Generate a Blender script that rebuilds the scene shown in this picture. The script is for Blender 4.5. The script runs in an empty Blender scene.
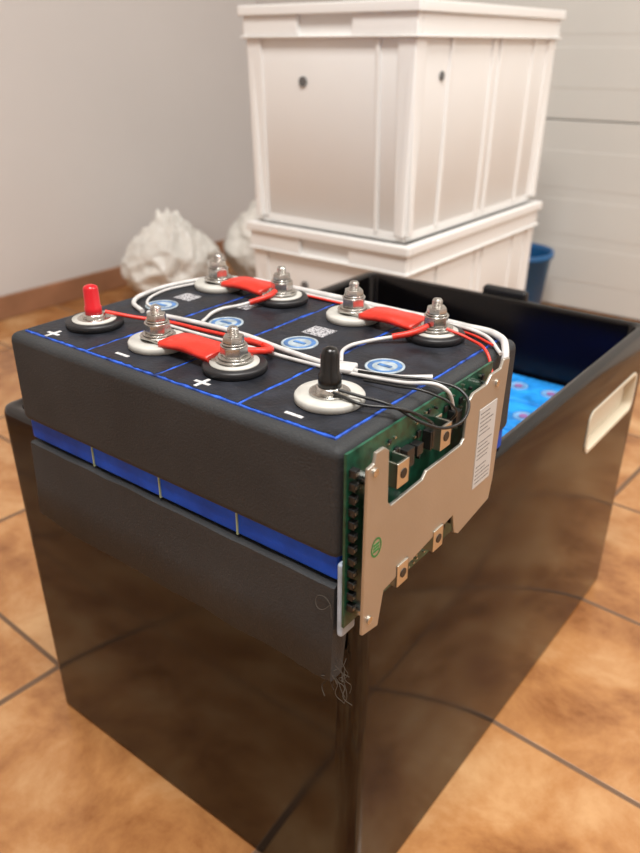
import bpy, bmesh, math, random
from mathutils import Vector, Matrix, noise
random.seed(7)
D=bpy.data; S=bpy.context.scene; COL=S.collection

# ---------------------------------------------------------------- materials
def newmat(name):
    m=D.materials.new(name); m.use_nodes=True
    nt=m.node_tree; return m,nt,nt.nodes['Principled BSDF']
def mat(name,col,rough=.5,metal=0,noise_amt=0,noise_scale=30,bump=0,bump_scale=200,coat=0,trans=0,alpha=1,spec=.5,rvar=0,sub=0,dist=.002):
    m,nt,b=newmat(name)
    b.inputs['Base Color'].default_value=(*col,1)
    b.inputs['Roughness'].default_value=rough
    b.inputs['Metallic'].default_value=metal
    b.inputs['Coat Weight'].default_value=coat
    b.inputs['Transmission Weight'].default_value=trans
    b.inputs['Specular IOR Level'].default_value=spec
    b.inputs['Alpha'].default_value=alpha
    if sub:
        b.inputs['Subsurface Weight'].default_value=sub; b.inputs['Subsurface Scale'].default_value=.01
    tc=nt.nodes.new('ShaderNodeTexCoord')
    if noise_amt or rvar:
        n=nt.nodes.new('ShaderNodeTexNoise'); n.inputs['Scale'].default_value=noise_scale; n.inputs['Detail'].default_value=6
        nt.links.new(tc.outputs['Object'],n.inputs['Vector'])
        if noise_amt:
            r=nt.nodes.new('ShaderNodeValToRGB')
            r.color_ramp.elements[0].position=.3; r.color_ramp.elements[1].position=.7
            r.color_ramp.elements[0].color=(*[c*(1-noise_amt) for c in col],1)
            r.color_ramp.elements[1].color=(*[min(1,c*(1+noise_amt)) for c in col],1)
            nt.links.new(n.outputs['Fac'],r.inputs['Fac']); nt.links.new(r.outputs['Color'],b.inputs['Base Color'])
        if rvar:
            mr=nt.nodes.new('ShaderNodeMapRange')
            mr.inputs['From Min'].default_value=.3; mr.inputs['From Max'].default_value=.7
            mr.inputs['To Min'].default_value=max(0,rough-rvar); mr.inputs['To Max'].default_value=min(1,rough+rvar)
            nt.links.new(n.outputs['Fac'],mr.inputs['Value']); nt.links.new(mr.outputs['Result'],b.inputs['Roughness'])
    if bump:
        n2=nt.nodes.new('ShaderNodeTexNoise'); n2.inputs['Scale'].default_value=bump_scale; n2.inputs['Detail'].default_value=4
        bp=nt.nodes.new('ShaderNodeBump'); bp.inputs['Strength'].default_value=bump; bp.inputs['Distance'].default_value=dist
        nt.links.new(tc.outputs['Object'],n2.inputs['Vector'])
        nt.links.new(n2.outputs['Fac'],bp.inputs['Height']); nt.links.new(bp.outputs['Normal'],b.inputs['Normal'])
    return m

M_foam=mat('foam_grey',(.031,.033,.035),.62,noise_amt=.2,noise_scale=14,bump=.25,bump_scale=600,spec=.3)
M_celltop=mat('cell_top_black',(.013,.015,.021),.5,noise_amt=.5,noise_scale=60,bump=.25,bump_scale=300,rvar=.12,spec=.35)
M_blue=mat('blue_film',(.006,.070,.52),.5,noise_amt=.3,noise_scale=40,bump=.3,bump_scale=90,spec=.22)
M_blueline=mat('blue_film_edge',(.018,.078,.42),.45,noise_amt=.85,noise_scale=130)
M_bluelight=mat('blue_film_light',(.02,.25,.70),.22,noise_amt=.45,noise_scale=45,bump=.9,bump_scale=70)
M_box=mat('black_plastic',(.0025,.002,.002),.12,bump=.08,bump_scale=12,rvar=.06,noise_scale=6,spec=.42)
M_rim=mat('black_rim_plastic',(.006,.006,.007),.45,bump=.15,bump_scale=300)
M_white=mat('white_crate_plastic',(.82,.82,.805),.42,noise_amt=.02,noise_scale=5,bump=.05)
M_crdark=mat('crate_pin_dark',(.12,.12,.12),.5)
M_ring=mat('white_insulator',(.47,.465,.43),.5,noise_amt=.14,noise_scale=80)
M_ringb=mat('black_insulator',(.010,.010,.012),.45)
M_steel=mat('zinc_steel',(.58,.57,.54),.25,1,noise_amt=.2,noise_scale=200)
M_red=mat('red_heatshrink',(.62,.030,.016),.4,noise_amt=.2,noise_scale=60,bump=.3,bump_scale=150)
M_redcap=mat('red_cap',(.52,.008,.015),.28)
M_blackcap=mat('black_cap',(.004,.004,.004),.25)
M_sleeve=mat('white_sleeve',(.54,.53,.52),.4,noise_amt=.2,noise_scale=90)
M_blackwire=mat('black_wire',(.008,.008,.008),.35)
M_pcb=mat('green_pcb',(.008,.065,.036),.35,noise_amt=.6,noise_scale=160)
M_comp=mat('black_component',(.010,.010,.010),.4)
M_alu=mat('heat_sink_aluminium',(.46,.435,.385),.38,.8,noise_amt=.08,noise_scale=12,bump=.05,bump_scale=500)
M_solder=mat('tin_tabs',(.66,.63,.56),.3,1)
M_paint=mat('print_white',(.55,.55,.55),.6,noise_amt=.3,noise_scale=300)
M_cream=mat('cream_plastic',(.66,.59,.46),.5)
M_tick=mat('seam_tick',(.34,.42,.26),.5)
M_vent=mat('vent_blue',(.05,.15,.36),.35,noise_amt=.5,noise_scale=120)
M_ventw=mat('vent_white',(.30,.36,.40),.4,noise_amt=.4,noise_scale=150)
M_bag=mat('plastic_bag_white',(.86,.85,.80),.25,noise_amt=.12,noise_scale=9,bump=.5,bump_scale=16,dist=.01,trans=.12)
M_bucket=mat('blue_bucket_plastic',(.008,.10,.27),.4)
M_pad=mat('white_padding',(.38,.46,.56),.7,noise_amt=.2,noise_scale=80)
M_thread=mat('frayed_thread',(.07,.06,.05),.9,spec=.1)
M_green=mat('green_print',(.02,.20,.05),.5)
M_wall=mat('wall_plaster',(.60,.57,.55),.85,noise_amt=.03,noise_scale=2,bump=.1,bump_scale=120)
M_door=mat('door_panel_white',(.64,.64,.61),.5,noise_amt=.03,noise_scale=4,bump=.1,bump_scale=150)
M_ceil=mat('ceiling_white',(.8,.8,.79),.9)
M_base=mat('baseboard_tile',(.36,.18,.10),.3,noise_amt=.3,noise_scale=6)

def qr_mat():
    m,nt,b=newmat('qr_print')
    tc=nt.nodes.new('ShaderNodeTexCoord'); mp=nt.nodes.new('ShaderNodeVectorMath'); mp.operation='SCALE'; mp.inputs['Scale'].default_value=1200
    fl=nt.nodes.new('ShaderNodeVectorMath'); fl.operation='FLOOR'
    wn=nt.nodes.new('ShaderNodeTexWhiteNoise'); wn.noise_dimensions='2D'
    r=nt.nodes.new('ShaderNodeValToRGB'); r.color_ramp.interpolation='CONSTANT'
    r.color_ramp.elements[0].color=(.05,.05,.06,1); r.color_ramp.elements[1].color=(.42,.42,.44,1); r.color_ramp.elements[1].position=.35
    L=nt.links.new
    L(tc.outputs['Object'],mp.inputs[0]); L(mp.outputs[0],fl.inputs[0]); L(fl.outputs[0],wn.inputs['Vector']); L(wn.outputs['Value'],r.inputs['Fac']); L(r.outputs['Color'],b.inputs['Base Color'])
    b.inputs['Roughness'].default_value=.6
    return m
M_qr=qr_mat()

def tile_mat():
    m,nt,b=newmat('terracotta_tile_floor'); L=nt.links.new
    tc=nt.nodes.new('ShaderNodeTexCoord')
    mp=nt.nodes.new('ShaderNodeMapping'); mp.vector_type='POINT'
    mp.inputs['Rotation'].default_value=(0,0,math.radians(3))
    L(tc.outputs['Object'],mp.inputs['Vector'])
    TX,TY=.33,.25
    sep=nt.nodes.new('ShaderNodeSeparateXYZ'); L(mp.outputs[0],sep.inputs[0])
    def mnode(op,a,bv):
        n=nt.nodes.new('ShaderNodeMath'); n.operation=op
        for i,v in enumerate((a,bv)):
            if v is None: continue
            if isinstance(v,(int,float)): n.inputs[i].default_value=v
            else: L(v,n.inputs[i])
        return n.outputs[0]
    outs=[];ids=[]
    for ax,off,T in (('X',.43+TX*10,TX),('Y',-.281+TY*12,TY)):
        v=mnode('ADD',sep.outputs[ax],off); v=mnode('DIVIDE',v,T)
        ids.append(mnode('FLOOR',v,None))
        fr=mnode('FRACT',v,None); d=mnode('SUBTRACT',fr,.5); d=mnode('ABSOLUTE',d,None)
        outs.append(d)
    mx=mnode('MAXIMUM',outs[0],outs[1])
    g=nt.nodes.new('ShaderNodeMapRange'); g.inputs['From Min'].default_value=.486; g.inputs['From Max'].default_value=.492
    L(mx,g.inputs['Value'])
    cmb=nt.nodes.new('ShaderNodeCombineXYZ'); L(ids[0],cmb.inputs[0]); L(ids[1],cmb.inputs[1])
    wn=nt.nodes.new('ShaderNodeTexWhiteNoise'); L(cmb.outputs[0],wn.inputs['Vector'])
    n1=nt.nodes.new('ShaderNodeTexNoise'); n1.inputs['Scale'].default_value=8; n1.inputs['Detail'].default_value=8; n1.inputs['Roughness'].default_value=.64; n1.inputs['Distortion'].default_value=.25
    va=nt.nodes.new('ShaderNodeVectorMath'); va.operation='MULTIPLY_ADD'
    L(wn.outputs['Color'],va.inputs[0]); va.inputs[1].default_value=(5,5,5); L(tc.outputs['Object'],va.inputs[2])
    L(va.outputs[0],n1.inputs['Vector'])
    r=nt.nodes.new('ShaderNodeValToRGB'); e=r.color_ramp.elements
    e[0].position=.33; e[0].color=(.21,.075,.022,1); e[1].position=.70; e[1].color=(.56,.33,.155,1)
    x=e.new(.5); x.color=(.40,.185,.066,1)
    L(n1.outputs['Fac'],r.inputs['Fac'])
    mix=nt.nodes.new('ShaderNodeMix'); mix.data_type='RGBA'
    L(g.outputs[0],mix.inputs['Factor']); L(r.outputs['Color'],mix.inputs['A']); mix.inputs['B'].default_value=(.14,.08,.045,1)
    L(mix.outputs['Result'],b.inputs['Base Color'])
    rr=nt.nodes.new('ShaderNodeMapRange'); rr.inputs['To Min'].default_value=.22; rr.inputs['To Max'].default_value=.85
    L(g.outputs[0],rr.inputs['Value']); L(rr.outputs[0],b.inputs['Roughness'])
    bp=nt.nodes.new('ShaderNodeBump'); bp.inputs['Strength'].default_value=.4; bp.inputs['Distance'].default_value=.003; bp.invert=True
    L(g.outputs[0],bp.inputs['Height'])
    n3=nt.nodes.new('ShaderNodeTexNoise'); n3.inputs['Scale'].default_value=14; L(tc.outputs['Object'],n3.inputs['Vector'])
    bp2=nt.nodes.new('ShaderNodeBump'); bp2.inputs['Strength'].default_value=.12; bp2.inputs['Distance'].default_value=.01
    L(n3.outputs['Fac'],bp2.inputs['Height']); L(bp.outputs['Normal'],bp2.inputs['Normal']); L(bp2.outputs['Normal'],b.inputs['Normal'])
    return m
M_floor=tile_mat()

# ---------------------------------------------------------------- mesh helpers
def empty(name,loc=(0,0,0)):
    e=D.objects.new(name,None); e.location=loc; e.empty_display_size=.05; COL.objects.link(e); return e
def fin(name,bm,m,parent=None,smooth=False,bevel=0,seg=3):
    bmesh.ops.recalc_face_normals(bm,faces=bm.faces)
    me=D.meshes.new(name); bm.to_mesh(me); bm.free()
    for mm in (m if isinstance(m,(list,tuple)) else [m]): me.materials.append(mm)
    o=D.objects.new(name,me); COL.objects.link(o)
    if smooth:
        for p in me.polygons: p.use_smooth=True
    if bevel:
        b=o.modifiers.new('bevel','BEVEL'); b.width=bevel; b.segments=seg; b.limit_method='ANGLE'; b.angle_limit=math.radians(40)
        for p in me.polygons: p.use_smooth=True
        w=o.modifiers.new('wn','WEIGHTED_NORMAL'); w.keep_sharp=True
    if parent: o.parent=parent; o.matrix_parent_inverse=Matrix.Translation(-Vector(parent.location))
    return o
def bx(bm,x0,x1,y0,y1,z0,z1,mi=0,rot=0):
    c=Vector(((x0+x1)/2,(y0+y1)/2,(z0+z1)/2))
    M=Matrix.Translation(c)@Matrix.Rotation(rot,4,'Z')
    M=M@Matrix.Diagonal((abs(x1-x0),abs(y1-y0),abs(z1-z0),1))
    g=bmesh.ops.create_cube(bm,size=1,matrix=M)
    for v in g['verts']:
        for f in v.link_faces: f.material_index=mi
    return g['verts']
def cyl(bm,c,r,h,seg=32,axis='Z',r2=None,mi=0):
    M=Matrix.Translation(c)
    if axis=='X': M=M@Matrix.Rotation(math.pi/2,4,'Y')
    if axis=='Y': M=M@Matrix.Rotation(math.pi/2,4,'X')
    g=bmesh.ops.create_cone(bm,cap_ends=True,segments=seg,radius1=r,radius2=r if r2 is None else r2,depth=h,matrix=M)
    for v in g['verts']:
        for f in v.link_faces: f.material_index=mi
def lathe(bm,prof,c,seg=40,mi=0):
    rings=[]
    for r,z in prof:
        if r<1e-6: rings.append([bm.verts.new((c[0],c[1],c[2]+z))])
        else: rings.append([bm.verts.new((c[0]+r*math.cos(2*math.pi*i/seg),c[1]+r*math.sin(2*math.pi*i/seg),c[2]+z)) for i in range(seg)])
    for a,b in zip(rings,rings[1:]):
        for i in range(seg):
            j=(i+1)%seg
            if len(a)==1 and len(b)==1: continue
            if len(a)==1: f=bm.faces.new((a[0],b[i],b[j]))
            elif len(b)==1: f=bm.faces.new((a[i],b[0],a[j]))
            else: f=bm.faces.new((a[i],b[i],b[j],a[j]))
            f.material_index=mi; f.smooth=True
def rr(x0,x1,y0,y1,r,n=8):
    pts=[]
    for cx,cy,a0 in ((x1-r,y1-r,0),(x0+r,y1-r,90),(x0+r,y0+r,180),(x1-r,y0+r,270)):
        for i in range(n+1):
            a=math.radians(a0+90*i/n); pts.append((cx+r*math.cos(a),cy+r*math.sin(a)))
    return pts
def loft(bm,loops,capb=True,capt=True,mi=0,smooth=True):
    R=[[bm.verts.new(p) for p in l] for l in loops]; n=len(R[0])
    for a,b in zip(R,R[1:]):
        for i in range(n):
            f=bm.faces.new((a[i],a[(i+1)%n],b[(i+1)%n],b[i])); f.material_index=mi; f.smooth=smooth
    if capb: bm.faces.new(R[0])
    if capt: bm.faces.new(R[-1])
    return R
def shell(bm,x0,x1,y0,y1,z0,z1,t,r,taper=0,ft=.006,rim=.004):
    def L(ins,z,rad): return [(px,py,z) for px,py in rr(x0+ins,x1-ins,y0+ins,y1-ins,max(rad,.001))]
    tb=taper
    loops=[L(tb+.004,z0,r-.004),L(tb,z0+.004,r),L(0,z1-rim,r),L(rim*.3,z1-rim*.3,r-rim*.3),L(rim,z1,r-rim),
           L(t-rim,z1,r*.8),L(t-rim*.3,z1-rim*.3,r*.75),L(t,z1-rim,r*.7),L(t+tb,z0+ft,r*.7)]
    loft(bm,loops)
def tube(name,pts,r,m,parent,cyc=False):
    cu=D.curves.new(name,'CURVE'); cu.dimensions='3D'; cu.bevel_depth=r; cu.bevel_resolution=4; cu.resolution_u=10; cu.use_fill_caps=True
    sp=cu.splines.new('BEZIER'); sp.bezier_points.add(len(pts)-1)
    for p,q in zip(sp.bezier_points,pts): p.co=q; p.handle_left_type=p.handle_right_type='AUTO'
    cu.materials.append(m); o=D.objects.new(name,cu); COL.objects.link(o)
    if parent: o.parent=parent; o.matrix_parent_inverse=Matrix.Translation(-Vector(parent.location))
    return o

# ---------------------------------------------------------------- room
XL,XR,YB,YF,ZC=-1.60,2.6,1.72,-2.4,2.6
bm=bmesh.new(); bx(bm,XL-.1,XR+.1,YF-.1,YB+.1,-.05,0); fin('floor',bm,M_floor)
bm=bmesh.new(); bx(bm,XL-.1,XR+.1,YF-.1,YB+.1,ZC,ZC+.05); fin('ceiling',bm,M_ceil)
bm=bmesh.new(); bx(bm,XL-.1,XL,YF-.1,YB+.1,0,ZC); fin('wall_left',bm,M_wall)
bm=bmesh.new(); bx(bm,XL,XR,YB,YB+.1,0,ZC); fin('wall_back',bm,M_wall)
bm=bmesh.new(); bx(bm,XR,XR+.1,YF-.1,YB+.1,0,ZC); fin('wall_right',bm,M_wall)
bm=bmesh.new(); bx(bm,XL,XR,YF-.1,YF,0,ZC); fin('wall_front',bm,M_wall)
bm=bmesh.new(); bx(bm,XL,XL+.01,YF,YB-.03,0,.06); fin('baseboard_left',bm,M_base,bevel=.003)
bm=bmesh.new()
zz=[.004,.468,.932,1.396,1.86,2.3]
for i in range(len(zz)-1):
    bx(bm,-1.25,1.9,YB-.03,YB-.001,zz[i]+.0015,zz[i+1]-.0015)
    for k in range(1,4):
        z=zz[i]+(zz[i+1]-zz[i])*k/4
        bx(bm,-1.25,1.9,YB-.0306,YB-.028,z-.045,z+.045)
fin('door_1',bm,M_door,bevel=.002)

# ---------------------------------------------------------------- black storage box
BX0,BX1,BY0,BY1,BZ=-.388,.001,.020,.598,.349
box=empty('black_storage_box',((BX0+BX1)/2,(BY0+BY1)/2,0))
bm=bmesh.new(); shell(bm,BX0,BX1,BY0,BY1,0,BZ,.014,.016,taper=.003,ft=.008,rim=.005)
body=fin('body',bm,M_box,box)
cb=bmesh.new()
def slot(bm,x0,x1,y0,y1,z0,z1,r):
    lo=rr(y0,y1,z0,z1,r,6)
    loft(bm,[[(x0,a,b) for a,b in lo],[(x1,a,b) for a,b in lo]],smooth=False)
HY0,HY1,HZ0,HZ1=.420,.568,.255,.304
slot(cb,-.05,.05,HY0,HY1,HZ0,HZ1,.012)
cut=fin('cutter',cb,M_box)
md=body.modifiers.new('b','BOOLEAN'); md.operation='DIFFERENCE'; md.object=cut; md.solver='EXACT'
bpy.context.view_layer.update()
dg=bpy.context.evaluated_depsgraph_get()
nm=D.meshes.new_from_object(body.evaluated_get(dg)); body.modifiers.clear(); body.data=nm
D.objects.remove(cut)
w=body.modifiers.new('es','EDGE_SPLIT'); w.split_angle=math.radians(38)
bm=bmesh.new()
lo=rr(HY0+.0005,HY1-.0005,HZ0+.0005,HZ1-.0005,.0115,6); li=rr(HY0+.004,HY1-.004,HZ0+.004,HZ1-.004,.009,6)
loft(bm,[[(-.0135,a,b) for a,b in lo],[(.0016,a,b) for a,b in lo],[(.0016,a,b) for a,b in li],[(-.009,a,b) for a,b in li]],smooth=False)
fin('hand_grip',bm,M_cream,box)
bm=bmesh.new(); bx(bm,-.215,-.155,BY1+.0005,BY1+.014,.335,.357); fin('latch',bm,M_rim,box,bevel=.005)
# blue cells packed in the box
CT=.262
cells=empty('blue_battery_cells',(-.19,.3,.0085))
bm=bmesh.new(); bmt=bmesh.new(); bms=bmesh.new()
for iy in range(7):
    for ix in range(2):
        x0=-.359+ix*.1715; y0=.040+iy*.0762
        bx(bm,x0,x0+.169,y0,y0+.0735,.0085,CT)
        for tx in (.024,.064,.105,.145):
            big=tx in (.024,.145)
            R=.0145 if big else .0115
            lathe(bmt,[(R,0),(R,.0014),(R*.72,.0014),(R*.70,.0005),(0,.0005)],(x0+tx,y0+.037,CT-.0002),24)
            cyl(bms,(x0+tx,y0+.037,CT+.0007),R*.42,.0012,20)
fin('cells',bm,M_bluelight,cells,bevel=.004)
fin('terminal_rings',bmt,mat('pale_rings',(.14,.33,.60),.4,noise_amt=.3,noise_scale=80),cells)
fin('terminal_studs',bms,mat('copper_pink',(.26,.13,.32),.4),cells)

# ---------------------------------------------------------------- battery pack
ZT=.439
pack=empty('battery_pack',(-.155,.111,CT+.0005))
bm=bmesh.new(); bx(bm,-.311,0,0,.222,.3655,ZT-.0005); fin('foam_upper',bm,M_foam,pack,bevel=.0065,seg=4)
bm=bmesh.new(); bx(bm,-.3075,-.003,.004,.219,.3495,.370); bx(bm,-.306,-.018,.038,.219,CT+.0022,.351)
fin('cell_bodies',bm,M_blue,pack,bevel=.002)
bm=bmesh.new()
for k in range(1,4):
    x=-.0095-.073*k; bx(bm,x-.0006,x+.0006,.003,.005,.350,.367)
fin('seam_ticks',bm,M_tick,pack)
bm=bmesh.new(); N=70
vf=[]
for i in range(N+1):
    x=-.307+.304*i/N
    zb=.276+.0026*noise.noise(Vector((x*30,0,0)))+.0010*noise.noise(Vector((x*160,3,0)))+.005*max(0,1-i/6)
    zt=.3470+.0008*noise.noise(Vector((x*40,5,0)))
    yo=.0012*noise.noise(Vector((x*18,9,0)))
    vf.append([bm.verts.new((x,y+yo,z)) for y,z in ((-.0025,zb+.0015),(-.0005,(zb+zt)/2),(.0008,zt-.0010),(.0022,zt),(.0165,zt),(.018,zt-.001),(.0150,(zb+zt)/2),(.0095,zb+.001),(.008,zb),(-.0012,zb))])
n=len(vf[0])
for a,b in zip(vf,vf[1:]):
    for j in range(n):
        f=bm.faces.new((a[j],b[j],b[(j+1)%n],a[(j+1)%n])); f.smooth=True
bm.faces.new(vf[0]); bm.faces.new(vf[-1])
o=fin('foam_lower',bm,M_foam,pack); w=o.modifiers.new('es','EDGE_SPLIT'); w.split_angle=math.radians(50)
bm=bmesh.new(); bx(bm,-.0015,.003,.0005,.015,.312,.3655); fin('corner_padding',bm,M_pad,pack,bevel=.002)
CX=[-.046-.073*i for i in range(4)]
bmB=bmesh.new(); bmK=bmesh.new()
for c in CX:
    bx(bmB,c-.0363,c+.0363,.0095,.2125,ZT-.004,ZT+.0006)
    P=[]; nn=24
    x0,x1,y0,y1=c-.0350,c+.0350,.0110,.2110
    for (ax,ay),(bx_,by) in (((x0,y0),(x1,y0)),((x1,y0),(x1,y1)),((x1,y1),(x0,y1)),((x0,y1),(x0,y0))):
        for i in range(nn):
            t=i/nn; px,py=ax+(bx_-ax)*t,ay+(by-ay)*t
            P.append((px+.0016*noise.noise(Vector((px*200,py*200,1))),py+.0016*noise.noise(Vector((px*200,py*200,7)))))
    loft(bmK,[[(a,b,ZT-.003) for a,b in P],[(a,b,ZT+.0010) for a,b in P]],smooth=False)
fin('cell_film_edges',bmB,M_blueline,pack,bevel=.0006,seg=2)
fin('cell_tops',bmK,M_celltop,pack)
ZS=ZT+.0010
bm=bmesh.new()
for c in CX:
    lathe(bm,[(.0135,0),(.0135,.0006),(.0120,.0008),(.0117,.0004)],(c,.113,ZS),36,0)
    lathe(bm,[(.0117,.0003),(.0085,.0004)],(c,.113,ZS),36,1)
    lathe(bm,[(.0085,.0004),(0,.0005)],(c,.113,ZS),36,0)
    bx(bm,c-.005,c+.005,.1115,.1145,ZS+.0004,ZS+.0009,1)
fin('vents',bm,[M_ventw,M_vent],pack)
bm=bmesh.new()
def minus(x,y): bx(bm,x-.0065,x+.0065,y-.0013,y+.0013,ZS-.0002,ZS+.0003)
def plus(x,y): minus(x,y); bx(bm,x-.0013,x+.0013,y-.0065,y+.0065,ZS-.0002,ZS+.00035)
plus(CX[3]-.011,.017); minus(CX[2]-.009,.020); plus(CX[1]-.003,.019); minus(CX[0]-.000,.018)
fin('polarity_marks',bm,M_paint,pack)
bm=bmesh.new()
bx(bm,CX[3]-.009,CX[3]+.009,.134,.150,ZS-.0002,ZS+.0003)
bx(bm,CX[1]-.014,CX[1]+.006,.132,.150,ZS-.0002,ZS+.0003)
bx(bm,CX[2]-.024,CX[2]-.01,.146,.158,ZS-.0002,ZS+.0003)
fin('qr_codes',bm,M_qr,pack)

TF=[(-.042,.047),(-.121,.048),(-.195,.048),(-.267,.048)]
TB=[(-.048,.182),(-.121,.182),(-.194,.182),(-.265,.180)]
def terminal(p,kind,ringm,bus):
    x,y=p; z=ZS; s=pack
    b=bmesh.new()
    lathe(b,[(.006,0),(.0205,0),(.0215,.001),(.0215,.0042),(.0205,.0054),(.0065,.0054),(.0065,.0)],(x,y,z),44)
    fin('insulator_ring',b,ringm,s)
    b=bmesh.new(); zt=z+.0054
    if bus: zt+=.0022
    lathe(b,[(0,0),(.0125,0),(.0127,.0012),(.0105,.0016),(0,.0016)],(x,y,zt),36); zt+=.0016
    if kind=='stud':
        lathe(b,[(0,0),(.0108,0),(.0110,.0012),(0,.0014)],(x,y,zt),36); zt+=.0014
        a=random.random()
        bmesh.ops.create_cone(b,cap_ends=True,segments=6,radius1=.0092,radius2=.0092,depth=.0062,matrix=Matrix.Translation((x,y,zt+.0031))@Matrix.Rotation(a,4,'Z'))
        zt+=.0062
        lathe(b,[(0,0),(.0090,0),(.0090,.0011),(0,.0013)],(x,y,zt),30); zt+=.0013
        lathe(b,[(0,0),(.0078,0),(.0078,.0013),(0,.0015)],(x,y,zt),30); zt+=.0015
        bmesh.ops.create_cone(b,cap_ends=True,segments=6,radius1=.0076,radius2=.0070,depth=.0042,matrix=Matrix.Translation((x,y,zt+.0021))@Matrix.Rotation(a+.4,4,'Z'))
        pr=[(0,0)]
        for k in range(6): pr+=[(.0040,k*.0011),(.0033,k*.0011+.00055)]
        pr+=[(.0030,.0070),(0,.0072)]
        lathe(b,pr,(x,y,zt+.003),24)
    else:
        lathe(b,[(.0088,0),(.0088,.0018),(.0078,.003),(0,.003)],(x,y,zt),30); zt+=.003
    fin('hardware',b,M_steel,s,bevel=.0003,seg=1)
    if kind=='red':
        b=bmesh.new(); lathe(b,[(.0055,-.001),(.0064,0),(.0064,.005),(.0058,.0056),(.0056,.0190),(.0048,.0205),(.0026,.0216),(0,.0218)],(x,y,zt),28); fin('red_cap',b,M_redcap,s)
    if kind=='black':
        b=bmesh.new(); lathe(b,[(.0068,-.001),(.0072,.0002),(.0070,.007),(.0058,.0085),(.0056,.0195),(.0044,.0228),(.0022,.024),(0,.0242)],(x,y,zt),28)
        fin('black_cap',b,M_blackcap,s)
terminal(TF[3],'red',M_ringb,False)
terminal(TF[2],'stud',M_ring,True)
terminal(TF[1],'stud',M_ringb,True)
terminal(TF[0],'black',M_ring,False)
terminal(TB[3],'stud',M_ring,True)
terminal(TB[2],'stud',M_ringb,True)
terminal(TB[1],'stud',M_ring,True)
terminal(TB[0],'stud',M_ringb,True)
bm=bmesh.new()
for x,y in (TF[1],TB[2],TB[0],TF[3]):
    lathe(bm,[(.006,.0050),(.0165,.0050),(.0165,.0064),(.006,.0066)],(x,y,ZS),40)
fin('collars',bm,M_ring,pack)

def busbar(A,B,wr):
    xa,xb,y=A[0],B[0],(A[1]+B[1])/2
    z0=ZS+.0056; b=bmesh.new(); N=16
    L=[]
    for i in range(N+1):
        t=i/N; x=xa-.008+(xb-xa+.016)*t
        z=z0+.0022*math.exp(-((t-.5)/.2)**2)
        L.append([b.verts.new((x,y+dy,z+dz)) for dy,dz in ((-.010,0),(.010,0),(.010,.0020),(-.010,.0020))])
    for p,q in zip(L,L[1:]):
        for j in range(4): b.faces.new((p[j],q[j],q[(j+1)%4],p[(j+1)%4]))
    b.faces.new(L[0]); b.faces.new(L[-1]); fin('busbar_plate',b,M_steel,pack,bevel=.0005,seg=1)
    b=bmesh.new(); L=[]
    x0=xa+.013; x1=xb-.013
    for i in range(N+1):
        t=i/N; x=x0+(x1-x0)*t
        tt=(x-xa+.008)/(xb-xa+.016); z=z0+.0022*math.exp(-((tt-.5)/.2)**2)
        wv=.0006*math.sin(t*9)
        L.append([b.verts.new((x,y+dy,z+dz)) for dy,dz in ((-wr,-.0008),(wr,-.0008),(wr+.0006,.001),(wr,.0034+wv),(0,.0040),(-wr,.0034-wv),(-wr-.0006,.001))])
    for p,q in zip(L,L[1:]):
        for j in range(7):
            f=b.faces.new((p[j],q[j],q[(j+1)%7],p[(j+1)%7])); f.smooth=True
    b.faces.new(L[0]); b.faces.new(L[-1]); fin('busbar_sleeve',b,M_red,pack)
busbar(TF[2],TF[1],.0115)
busbar(TB[3],TB[2],.0115)
busbar(TB[1],TB[0],.0115)

# wiring
zw=ZS+.0016
tube('sleeve_left_loop',[(-.262,.090,zw),(-.284,.100,zw+.001),(-.296,.128,zw+.001),(-.294,.165,zw+.001),(-.278,.198,zw+.001),(-.24,.2085,zw+.001)],.0019,M_sleeve,pack)
tube('sleeve_left_loop_b',[(-.255,.100,zw),(-.276,.107,zw),(-.288,.132,zw+.001),(-.286,.160,zw+.001),(-.270,.194,zw+.001),(-.235,.203,zw)],.0011,M_sleeve,pack)
tube('sleeve_back',[(-.25,.209,zw+.001),(-.17,.2115,zw+.001),(-.10,.2115,zw+.001),(-.04,.2115,zw+.001),(-.010,.207,zw+.001),(.003,.192,zw-.002),(.0075,.180,zw-.018)],.0027,M_sleeve,pack)
tube('sleeve_back_thin',[(-.23,.2055,zw),(-.15,.2062,zw),(-.08,.2062,zw),(-.02,.203,zw+.001),(.003,.185,zw-.003)],.0014,M_sleeve,pack)
tube('red_back',[(-.225,.2030,zw),(-.15,.2036,zw),(-.08,.2036,zw),(-.03,.201,zw),(-.006,.190,zw)],.0010,M_red,pack)
tube('red_lead',[(TF[3][0]+.006,.054,zw+.009),(TF[3][0]+.020,.068,zw+.004),(-.225,.082,zw+.001),(-.19,.085,zw+.001),(-.15,.087,zw+.002),(-.128,.083,zw+.004)],.0015,M_red,pack)
tube('sleeve_mid_a',[(-.255,.090,zw),(-.21,.096,zw),(-.16,.096,zw+.001),(-.11,.090,zw+.001),(-.07,.090,zw),(-.03,.097,zw),(-.008,.110,zw+.001)],.0020,M_sleeve,pack)
tube('sleeve_mid_b',[(-.24,.079,zw),(-.19,.079,zw),(-.13,.080,zw+.001),(-.09,.083,zw),(-.05,.087,zw),(-.02,.094,zw),(.004,.104,zw-.001),(.008,.112,zw-.018)],.0013,M_sleeve,pack)
tube('ring_lead_t3',[(-.121,.060,zw+.008),(-.114,.073,zw+.006),(-.122,.083,zw+.003),(-.145,.087,zw+.002)],.0024,M_red,pack)
tube('lead_b2',[(-.196,.163,zw+.006),(-.206,.147,zw+.002),(-.214,.128,zw+.001),(-.205,.100,zw)],.0013,M_sleeve,pack)
tube('lead_b2_tip',[(TB[2][0],.174,zw+.009),(-.194,.165,zw+.007),(-.203,.152,zw+.003)],.0023,M_red,pack)
tube('lead_b4',[(-.060,.160,zw+.004),(-.078,.142,zw+.001),(-.083,.120,zw+.001),(-.070,.096,zw+.001)],.0014,M_sleeve,pack)
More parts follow.
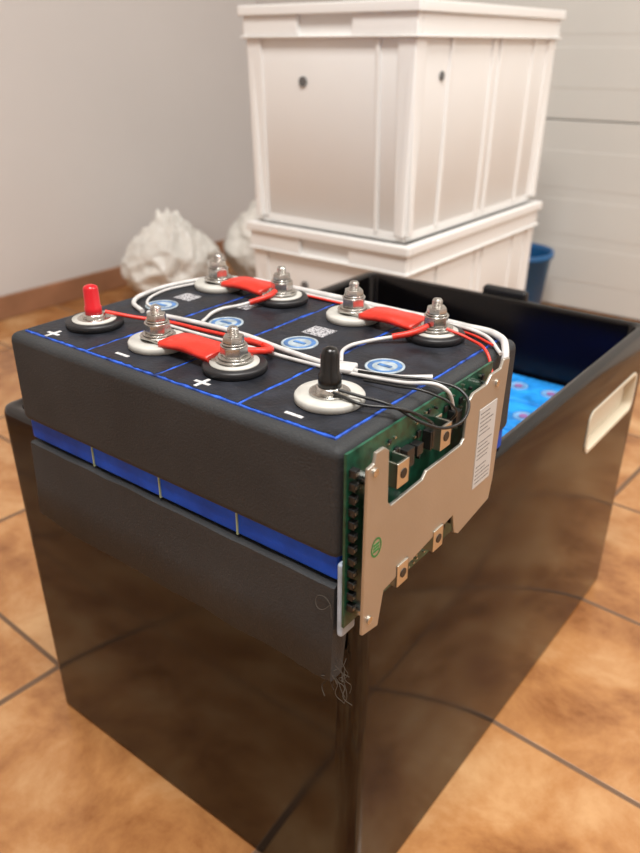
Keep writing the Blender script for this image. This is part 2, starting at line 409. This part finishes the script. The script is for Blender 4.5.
tube('lead_b4_tip',[(TB[0][0]-.002,.174,zw+.009),(-.056,.163,zw+.006),(-.067,.154,zw+.003)],.0023,M_red,pack)
tube('lead_b4_down',[(TB[0][0]+.01,.180,zw+.008),(-.02,.183,zw+.003),(-.004,.176,zw),(.006,.168,zw-.012)],.0011,M_red,pack)
tube('black_lead_a',[(TF[0][0]+.006,.045,zw+.008),(-.022,.049,zw+.006),(-.004,.055,zw+.003),(.013,.066,zw-.008),(.022,.083,zw-.014),(.024,.098,zw-.010),(.016,.108,zw-.003),(-.002,.104,zw+.002),(-.025,.093,zw+.003),(-.05,.088,zw+.002)],.0010,M_blackwire,pack)
tube('black_lead_b',[(TF[0][0]+.006,.042,zw+.007),(-.016,.044,zw+.004),(.002,.056,zw+.002),(.010,.072,zw-.008),(.010,.085,zw-.018)],.0010,M_blackwire,pack)
tube('black_lead_c',[(-.04,.080,zw+.001),(-.018,.080,zw+.003),(.004,.086,zw+.002),(.018,.094,zw-.008),(.012,.098,zw-.02)],.0008,M_blackwire,pack)
bm=bmesh.new(); bx(bm,-.069,-.055,.083,.097,zw-.001,zw+.003,rot=.3); fin('cable_tie_block',bm,M_sleeve,pack,bevel=.0015)
for i in range(16):
    x=random.uniform(-.007,.002); y=random.uniform(-.001,.008); z=.279+random.uniform(-.003,.012)
    p=[(x,y,z)]
    for k in range(3):
        x+=random.uniform(-.003,.0050); y+=random.uniform(-.003,.004); z-=random.uniform(.001,.009); p.append((x,min(y,.018),z))
    tube('strand',p,.00024,M_thread,pack)
tube('strand_loop',[(-.004,-.001,.335),(-.010,-.004,.331),(-.014,-.003,.335),(-.012,-.002,.339),(-.006,-.001,.337),(-.002,-.003,.327)],.00022,M_thread,pack)

# ---------------------------------------------------------------- circuit board with heat sink
brd=empty('circuit_board',(.004,.085,.32))
bm=bmesh.new(); bx(bm,.0035,.0052,-.0005,.169,.322,.4385); fin('pcb',bm,M_pcb,brd)
bm=bmesh.new(); P=[(.0035,.319),(.020,.316),(.025,.339),(.108,.350),(.112,.334),(.118,.330),(.162,.337),(.1655,.352),(.172,.443),(.163,.4445),(.1595,.439),(.146,.439),(.1405,.434),(.122,.434),(.1165,.430),(.1145,.405),(.111,.402),(.068,.402),(.064,.398),(.029,.397),(.0255,.401),(.0245,.4345),(.020,.438),(.012,.438),(.0105,.432),(.0045,.431)]
va=[bm.verts.new((.0135,y,z)) for y,z in P]; vb=[bm.verts.new((.0158,y,z)) for y,z in P]
bm.faces.new(va); bm.faces.new(vb)
for i in range(len(P)):
    j=(i+1)%len(P); bm.faces.new((va[i],va[j],vb[j],vb[i]))
fin('heat_sink_plate',bm,M_alu,brd,bevel=.0006,seg=2)
bm=bmesh.new()
for y,z in ((.012,.33),(.012,.42),(.155,.35),(.155,.425),(.07,.375)): cyl(bm,(.0095,y,z),.004,.0085,16,'X')
for y,z in ((.010,.327),(.155,.430),(.011,.4265)): cyl(bm,(.0162,y,z),.0026,.0012,16,'X')
fin('standoffs',bm,M_steel,brd)
bm=bmesh.new()
for k in range(12):
    z=.334+k*.0082; bx(bm,.0052,.0095,.0015,.006,z,z+.0048)
for y,z in ((.034,.405),(.052,.408),(.063,.412),(.078,.41),(.097,.412),(.108,.417)):
    bx(bm,.0052,.0052+random.uniform(.003,.007),y,y+random.uniform(.005,.009),z,z+random.uniform(.006,.014))
for k in range(46):
    y=random.uniform(.027,.16); z=random.choice([random.uniform(.403,.434),random.uniform(.325,.345)])
    w=random.uniform(.0012,.004); bx(bm,.0052,.0052+random.uniform(.001,.003),y,y+w,z,z+w*1.2)
fin('components',bm,M_comp,brd,bevel=.0003,seg=1)
bm=bmesh.new()
for k in range(70):
    y=random.uniform(.027,.16); z=random.choice([random.uniform(.403,.436),random.uniform(.325,.345)])
    bx(bm,.0052,.0066,y,y+.0018,z,z+.001)
for k in range(12):
    z=.3355+k*.0082; bx(bm,.0095,.0099,.0022,.0045,z,z+.0018)
fin('pads',bm,M_solder,brd)
bm=bmesh.new(); bk=bmesh.new()
for y,z in ((.039,.414),(.087,.418),(.045,.341),(.088,.343)):
    w=.0125; h=.016
    bx(bm,.0052,.0165,y-w/2,y-w/2+.0015,z-h/2,z+h/2)
    bx(bm,.0150,.0168,y-w/2,y+w/2,z-h/2,z+h/2)
    bx(bm,.0052,.0168,y+w/2-.0015,y+w/2,z-h/2,z+h/2)
    bx(bm,.0052,.0066,y+w/2,y+w/2+.006,z-h/2,z+h/2)
    cyl(bk,(.0169,y,z),.0032,.0006,16,'X')
fin('fixing_tabs',bm,M_solder,brd,bevel=.0004,seg=2); fin('tab_holes',bk,M_comp,brd)
bm=bmesh.new(); bx(bm,.0157,.0161,.133,.158,.358,.418); fin('label',bm,mat('label_white',(.52,.52,.51),.5),brd)
bm=bmesh.new()
for k in range(18):
    z=.361+k*.0031
    if k in (5,11): continue
    yy=.1345+random.random()*.001; end=random.uniform(.146,.156)
    while yy<end:
        w=random.uniform(.0006,.0018); bx(bm,.0160,.01615,yy,min(yy+w,.157),z,z+.0009); yy+=w+.0006
fin('label_text',bm,mat('label_ink',(.12,.12,.12),.6),brd)
bm=bmesh.new(); c=(.01585,.0150,.376)
for i in range(32):
    a0=2*math.pi*i/32; a1=2*math.pi*(i+1)/32
    q=[bm.verts.new((c[0]+.0001,c[1]+r*math.cos(a)*.85,c[2]+r*math.sin(a)*1.05)) for r,a in ((.0062,a0),(.0062,a1),(.0049,a1),(.0049,a0))]
    bm.faces.new(q)
for k in range(3): bx(bm,c[0]-.0001,c[0]+.0001,c[1]-.003,c[1]+.003,c[2]-.0028+k*.0021,c[2]-.0014+k*.0021)
fin('green_mark',bm,M_green,brd)

# ---------------------------------------------------------------- white crates
def crate(name,x1,y0,wx,wy,h,z0):
    x0=x1-wx; y1=y0+wy
    e=empty(name,((x0+x1)/2,(y0+y1)/2,z0))
    ins=.012; tp=.011
    bm=bmesh.new()
    shell(bm,x0+ins,x1-ins,y0+ins,y1-ins,z0+.003,z0+h-.004,.006,.024,taper=tp,ft=.008,rim=.002)
    fin('tub',bm,M_white,e)
    bm=bmesh.new()
    def band(za,zc,o,gap=None):
        a0,a1,b0,b1=x0+o,x1-o,y0+o,y1-o; t=.016
        cx=(x0+x1)/2
        if gap:
            for (ya,yb) in ((b0,b0+t),(b1-t,b1)):
                bx(bm,a0,cx-gap,ya,yb,za,zc); bx(bm,cx+gap,a1,ya,yb,za,zc)
        else:
            bx(bm,a0,a1,b0,b0+t,za,zc); bx(bm,a0,a1,b1-t,b1,za,zc)
        bx(bm,a0,a0+t,b0+t,b1-t,za,zc); bx(bm,a1-t,a1,b0+t,b1-t,za,zc)
    band(z0+h-.016,z0+h,0); band(z0+h-.046,z0+h-.016,.006,gap=.055); band(z0+h-.050,z0+h-.046,.002)
    band(z0,z0+.016,.022)
    zt=z0+h-.050; z1=z0+.016
    def post(xa,xb,ya,yb,dx,dy):
        v=bx(bm,xa,xb,ya,yb,z1-.004,zt)
        for q in v:
            if q.co.z<zt-.01: q.co.x+=dx; q.co.y+=dy
    for f in (.0,.83,1.0):
        xc=x0+.026+(wx-.052)*f; hw=.004 if f in (.17,.83) else .016
        post(xc-hw,xc+hw,y0+.009,y0+.022,0,tp*.9); post(xc-hw,xc+hw,y1-.022,y1-.009,0,-tp*.9)
    for f in (.0,.20,.5,.56,.84,1.0):
        yc=y0+.026+(wy-.052)*f; hw=.0045 if f not in (0,1) else .016
        post(x1-.022,x1-.009,yc-hw,yc+hw,-tp*.9,0); post(x0+.009,x0+.022,yc-hw,yc+hw,tp*.9,0)
    fin('ribs',bm,M_white,e,bevel=.003,seg=2)
    bm=bmesh.new()
    cyl(bm,((x0+x1)/2-.05,y0+.0150,z0+h*.68),.008,.005,20,'Y'); cyl(bm,(x1-.0150,y0+.10,z0+h*.71),.007,.005,20,'X')
    fin('label_pins',bm,M_crdark,e)
CRX,CRY=-.450,.800
crate('white_plastic_crate',CRX,CRY,.362,.545,.332,0)
crate('white_plastic_crate.001',CRX,CRY,.362,.545,.360,.3325)

# ---------------------------------------------------------------- bags, bucket
def bag(name,c,rx,ry,h,seed):
    bm=bmesh.new(); bmesh.ops.create_icosphere(bm,subdivisions=6,radius=1)
    sv=Vector((seed,seed*.7,0))
    for v in bm.verts:
        p=v.co.copy()
        d=noise.voronoi(p*1.9+sv+.35*noise.noise_vector(p*1.5+sv))[0]; d2=noise.voronoi(p*4.2+sv)[0]
        k=1+.30*(d[1]-d[0]-.35)*-1+.08*(.3-(d2[1]-d2[0]))+.15*noise.noise(p*1.1+sv)
        z=p.z*(k*.6+.4); tz=(z+1)/2
        neck=max(0,tz-.72)/.28
        tap=(1-.25*max(0,tz-.45))*(1-.25*neck)
        v.co=Vector((c[0]+rx*p.x*k*tap,c[1]+ry*p.y*k*tap,max(.001,h*(tz+.15*neck*abs(noise.noise(p*5+sv))))))
    o=fin(name,bm,M_bag,smooth=True)
bag('plastic_bag',(-1.22,1.37,0),.14,.13,.26,1.3)
bag('plastic_bag.001',(-1.37,1.10,0),.12,.12,.22,5.1)
bm=bmesh.new(); lathe(bm,[(0,0),(.070,0),(.073,.003),(.088,.16),(.093,.162),(.093,.175),(.086,.175),(.084,.162),(.069,.006),(0,.006)],(-.580,1.53,0),44)
fin('blue_bucket',bm,M_bucket)

# ---------------------------------------------------------------- lights
def area(name,loc,size,power,col,rot=(0,0,0),sy=None):
    l=D.lights.new(name,'AREA'); l.energy=power; l.color=col; l.shape='RECTANGLE'; l.size=size; l.size_y=sy or size
    o=D.objects.new(name,l); o.location=loc; o.rotation_euler=rot; COL.objects.link(o)
area('ceiling_lamp',(.3,-.4,2.55),.8,78,(1,.98,.945))
area('ceiling_lamp.001',(1.5,.9,2.55),.7,46,(1,.98,.945))
w=D.worlds.new('w'); S.world=w; w.use_nodes=True
w.node_tree.nodes['Background'].inputs[0].default_value=(1,.97,.93,1); w.node_tree.nodes['Background'].inputs[1].default_value=.3

# ---------------------------------------------------------------- camera
cam=D.cameras.new('camera'); co=D.objects.new('camera',cam); COL.objects.link(co); S.camera=co
cam.sensor_fit='VERTICAL'; cam.sensor_height=36; cam.lens=770/853*36
co.location=(.212,-.290,.631); co.rotation_euler=(math.radians(90-26.3),0,math.radians(37.8))
cam.clip_start=.01
cam.dof.use_dof=True; cam.dof.focus_distance=.50; cam.dof.aperture_fstop=7.5
S.view_settings.view_transform='Standard'
S.view_settings.exposure=0
